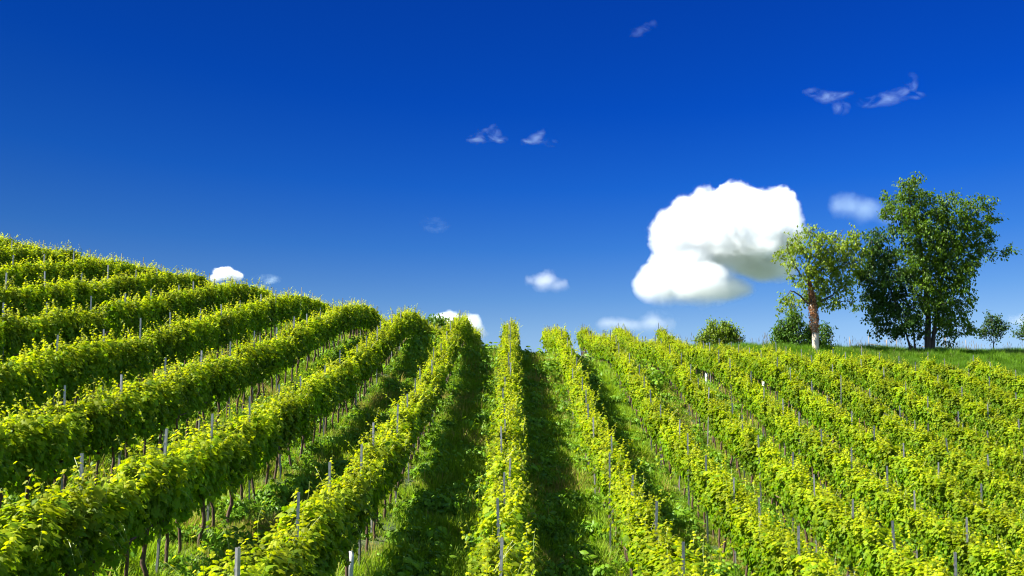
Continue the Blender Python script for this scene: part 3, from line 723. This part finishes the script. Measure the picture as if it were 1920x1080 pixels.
# ---------------------------------------------------------------- clouds: real volumes hanging far off
def cloud(loc, lobes, dens, label, worn=.9, soft=.12, scale=.035, torn=False, step=.07, seed=0, stretch=(1, 1, 1), lean=0.0):
    """lobes: (x, y, z, rx, ry, rz) in metres about loc; torn ones are shreds of streaky vapour"""
    mb = MB()
    a = np.linspace(0, math.pi, 13); c = np.arange(20) * 2 * math.pi / 20
    g = 1.25 if not torn else 1.1
    for (x, y, z, rx, ry, rz) in lobes:
        V = np.array([(x + g * rx * math.sin(p_) * math.cos(q_), y + g * ry * math.sin(p_) * math.sin(q_), z + g * rz * math.cos(p_)) for p_ in a for q_ in c])
        T = []
        for i in range(12):
            for k in range(20):
                u, v = i * 20 + k, i * 20 + (k + 1) % 20
                T += [(u, v + 20, v), (u, u + 20, v + 20)]
        mb.add(V, T)
    me = mb.mesh("hull", [])
    tmp = bpy.data.objects.new("hull", me); COL.objects.link(tmp)
    rm = tmp.modifiers.new("remesh", "REMESH"); rm.mode = "VOXEL"
    rm.voxel_size = max(max(l_[3], l_[5]) for l_ in lobes) / 9
    dg = bpy.context.evaluated_depsgraph_get(); dg.update()
    hull = bpy.data.meshes.new_from_object(tmp.evaluated_get(dg))
    bpy.data.objects.remove(tmp); bpy.data.meshes.remove(me)
    hull.name = "cloud"; hull.materials.clear()
    m, n, l, out = new_mat("cloud vapour")
    tc = n.new("ShaderNodeTexCoord")
    mp = n.new("ShaderNodeMapping"); mp.inputs["Location"].default_value = (seed * 37.0, seed * 11.0, 0)
    mp.inputs["Rotation"].default_value = (0, lean, 0); mp.inputs["Scale"].default_value = stretch
    l.new(tc.outputs["Object"], mp.inputs[0])
    nz = n.new("ShaderNodeTexNoise"); nz.inputs["Scale"].default_value = scale; nz.inputs["Detail"].default_value = 7
    nz.inputs["Roughness"].default_value = .62; nz.inputs["Distortion"].default_value = .5 if torn else .25
    l.new(mp.outputs[0], nz.inputs["Vector"])
    best = None
    for (x, y, z, rx, ry, rz) in lobes:
        s_ = n.new("ShaderNodeVectorMath"); s_.operation = "SUBTRACT"; s_.inputs[1].default_value = (x, y, z)
        d_ = n.new("ShaderNodeVectorMath"); d_.operation = "DIVIDE"; d_.inputs[1].default_value = (rx, ry, rz)
        ln = n.new("ShaderNodeVectorMath"); ln.operation = "LENGTH"
        l.new(tc.outputs["Object"], s_.inputs[0]); l.new(s_.outputs[0], d_.inputs[0]); l.new(d_.outputs[0], ln.inputs[0])
        if best is None: best = ln.outputs["Value"]
        else:
            sm = n.new("ShaderNodeMath"); sm.operation = "SMOOTH_MIN"; sm.inputs[2].default_value = .3
            l.new(best, sm.inputs[0]); l.new(ln.outputs["Value"], sm.inputs[1]); best = sm.outputs[0]
    def rng_(sock, a0, a1, b0, b1):
        r_ = n.new("ShaderNodeMapRange"); r_.inputs[1].default_value, r_.inputs[2].default_value = a0, a1
        r_.inputs[3].default_value, r_.inputs[4].default_value = b0, b1
        l.new(sock, r_.inputs[0]); return r_.outputs[0]
    if torn:
        e = rng_(best, 1.0, .25, 0, 1)                       # fades outwards, broken into streaks
        k = n.new("ShaderNodeMath"); k.operation = "MULTIPLY"
        l.new(e, k.inputs[0]); l.new(rng_(nz.outputs[0], .48, .48 + soft, 0, dens), k.inputs[1]); d = k.outputs[0]
    else:
        k = n.new("ShaderNodeMath"); k.operation = "MULTIPLY_ADD"; k.inputs[1].default_value = -2 * worn; k.inputs[2].default_value = worn
        l.new(nz.outputs[0], k.inputs[0])
        ad = n.new("ShaderNodeMath"); ad.operation = "ADD"; l.new(best, ad.inputs[0]); l.new(k.outputs[0], ad.inputs[1])
        d = rng_(ad.outputs[0], 1.0, 1.0 - soft, 0, dens)
        zs = n.new("ShaderNodeSeparateXYZ"); l.new(tc.outputs["Object"], zs.inputs[0])
        z0 = min(q_[2] - q_[5] for q_ in lobes); z1 = max(q_[2] + q_[5] for q_ in lobes)
        thin = n.new("ShaderNodeMath"); thin.operation = "MULTIPLY"; l.new(d, thin.inputs[0])
        l.new(rng_(zs.outputs[2], z0, z0 + .55 * (z1 - z0), .12, 1), thin.inputs[1]); d = thin.outputs[0]   # the base is thinner vapour
    pv = n.new("ShaderNodeVolumePrincipled"); pv.inputs["Color"].default_value = (.74, .92, .99, 1) if torn or dens < .03 else (.93, .94, .95, 1); pv.inputs["Anisotropy"].default_value = .2  # thin clouds carry a bluish tint standing in for airlight in front of them
    l.new(d, pv.inputs["Density"]); l.new(pv.outputs[0], out.inputs["Volume"])
    m.cycles.volume_step_rate = step
    hull.materials.append(m)
    tag(put("cloud", hull, None, loc), label, "cloud", "white clouds in the blue sky")

U = .3125                                                     # metres per plan unit, 600 m away
def lobes(rows, ox, oy):
    return [((a - ox) * U, d * U, (oy - c) * U, p_ * U, max(p_, q_) * U * .9, q_ * U) for a, c, d, p_, q_ in rows]
cloud((124.7, 600, 84.7), lobes([(1350, 420, 0, 95, 80), (1428, 415, 10, 78, 68), (1275, 440, 0, 62, 48), (1390, 450, -20, 110, 58), (1462, 445, 20, 50, 50),
                                 (1240, 535, -20, 52, 38), (1300, 535, -30, 78, 46), (1290, 490, -10, 60, 30), (1360, 545, -10, 55, 26), (1430, 495, 0, 66, 34)], 1360, 430), .42,
      "large bright white cumulus cloud beside the trees", .8, .55, .045, seed=1)
cloud((-168.7, 600, 57.9), lobes([(420, 513, 0, 22, 15), (440, 518, 0, 18, 12), (405, 522, 0, 14, 9)], 427, 515), 0.35, "small round white cloud sitting on the left skyline of vines", .6, .3, .14, seed=2)
cloud((-32.5, 600, 29.6), lobes([(840, 602, 0, 36, 20), (880, 612, 0, 28, 26), (895, 625, 0, 20, 20), (820, 612, 0, 18, 14)], 860, 605), .16, "white cloud low behind the tops of the rows left of the middle", .7, .4, .1, seed=3)
cloud((19.1, 600, 54.7), lobes([(1020, 527, 0, 36, 20), (1045, 537, 0, 24, 16), (995, 527, 0, 16, 14)], 1025, 525), .055, "small soft cloud alone above the gap beside the middle row", 1.1, .9, .09, seed=4)
cloud((73.8, 600, 28.7), lobes([(1230, 607, 0, 42, 22), (1175, 611, 0, 50, 16), (1138, 606, 0, 24, 12)], 1200, 608), .03, "faint wide cloud low over the skyline left of the round bush", 1.1, .95, .07, seed=5)
cloud((205.3, 600, 96.8), lobes([(1590, 385, 0, 36, 26), (1625, 398, 0, 40, 28), (1665, 408, 0, 36, 22)], 1615, 392), .024, "thin cloud half hidden behind the tallest tree", .9, .8, .07, seed=6)
T_ = dict(torn=True, soft=.22, step=.1)
cloud((-16.5, 600, 140.8), lobes([(895, 261, 0, 24, 9), (915, 253, 0, 30, 14), (928, 245, 0, 14, 16), (940, 262, 0, 16, 8)], 912, 255), .06, "torn wisp of cloud high over the middle, left of its twin", scale=.13, seed=7, stretch=(.7, 1, 1.2), lean=.5, **T_)
cloud((13.4, 600, 139.2), lobes([(990, 267, 0, 22, 8), (1010, 260, 0, 24, 12), (1015, 250, 0, 10, 13), (1030, 268, 0, 20, 9)], 1006, 260), .055, "torn wisp of cloud high over the middle, right of its twin", scale=.13, seed=8, stretch=(.7, 1, 1.2), lean=-.5, **T_)
cloud((190.4, 600, 164.3), lobes([(1530, 172, 0, 30, 9), (1555, 180, 0, 34, 14), (1582, 180, 0, 26, 12), (1576, 203, 0, 20, 17)], 1562, 182), .055, "ragged wisp high above the trees, nearer the big cumulus", scale=.11, seed=9, stretch=(.7, 1, 1.2), lean=-.4, **T_)
cloud((226.4, 600, 166.6), lobes([(1630, 193, 0, 30, 10), (1662, 186, 0, 32, 15), (1690, 176, 0, 26, 14), (1710, 155, 0, 13, 24), (1720, 180, 0, 18, 8)], 1675, 175), .05, "ragged wisp high above the tallest tree", scale=.11, seed=10, stretch=(.7, 1, 1.2), lean=.6, **T_)
cloud((77.8, 600, 205.8), lobes([(1194, 62, 0, 22, 10), (1215, 52, 0, 24, 10), (1226, 44, 0, 10, 10)], 1207, 55), .018, "faintest tiny wisp highest in the sky", scale=.15, seed=11, stretch=(.7, 1, 1.2), lean=.5, **T_)
cloud((-46.7, 600, 88.6), lobes([(816, 421, 0, 32, 18)], 816, 418), .018, "faint tiny wisp in mid sky left of the middle", scale=.15, seed=12, stretch=(.7, 1, 1.2), lean=-.5, **T_)
cloud((-145.7, 600, 55.4), lobes([(500, 524, 0, 32, 12)], 500, 523), .06, "faint small wisp just right of the round cloud on the skyline", scale=.15, seed=13, stretch=(.7, 1, 1.2), **T_)
cloud((298.7, 600, 30.5), lobes([(1920, 603, 0, 32, 15)], 1920, 602), .04, "faint cloud low behind the small trees at the picture's edge", .9, .8, .12, seed=14)
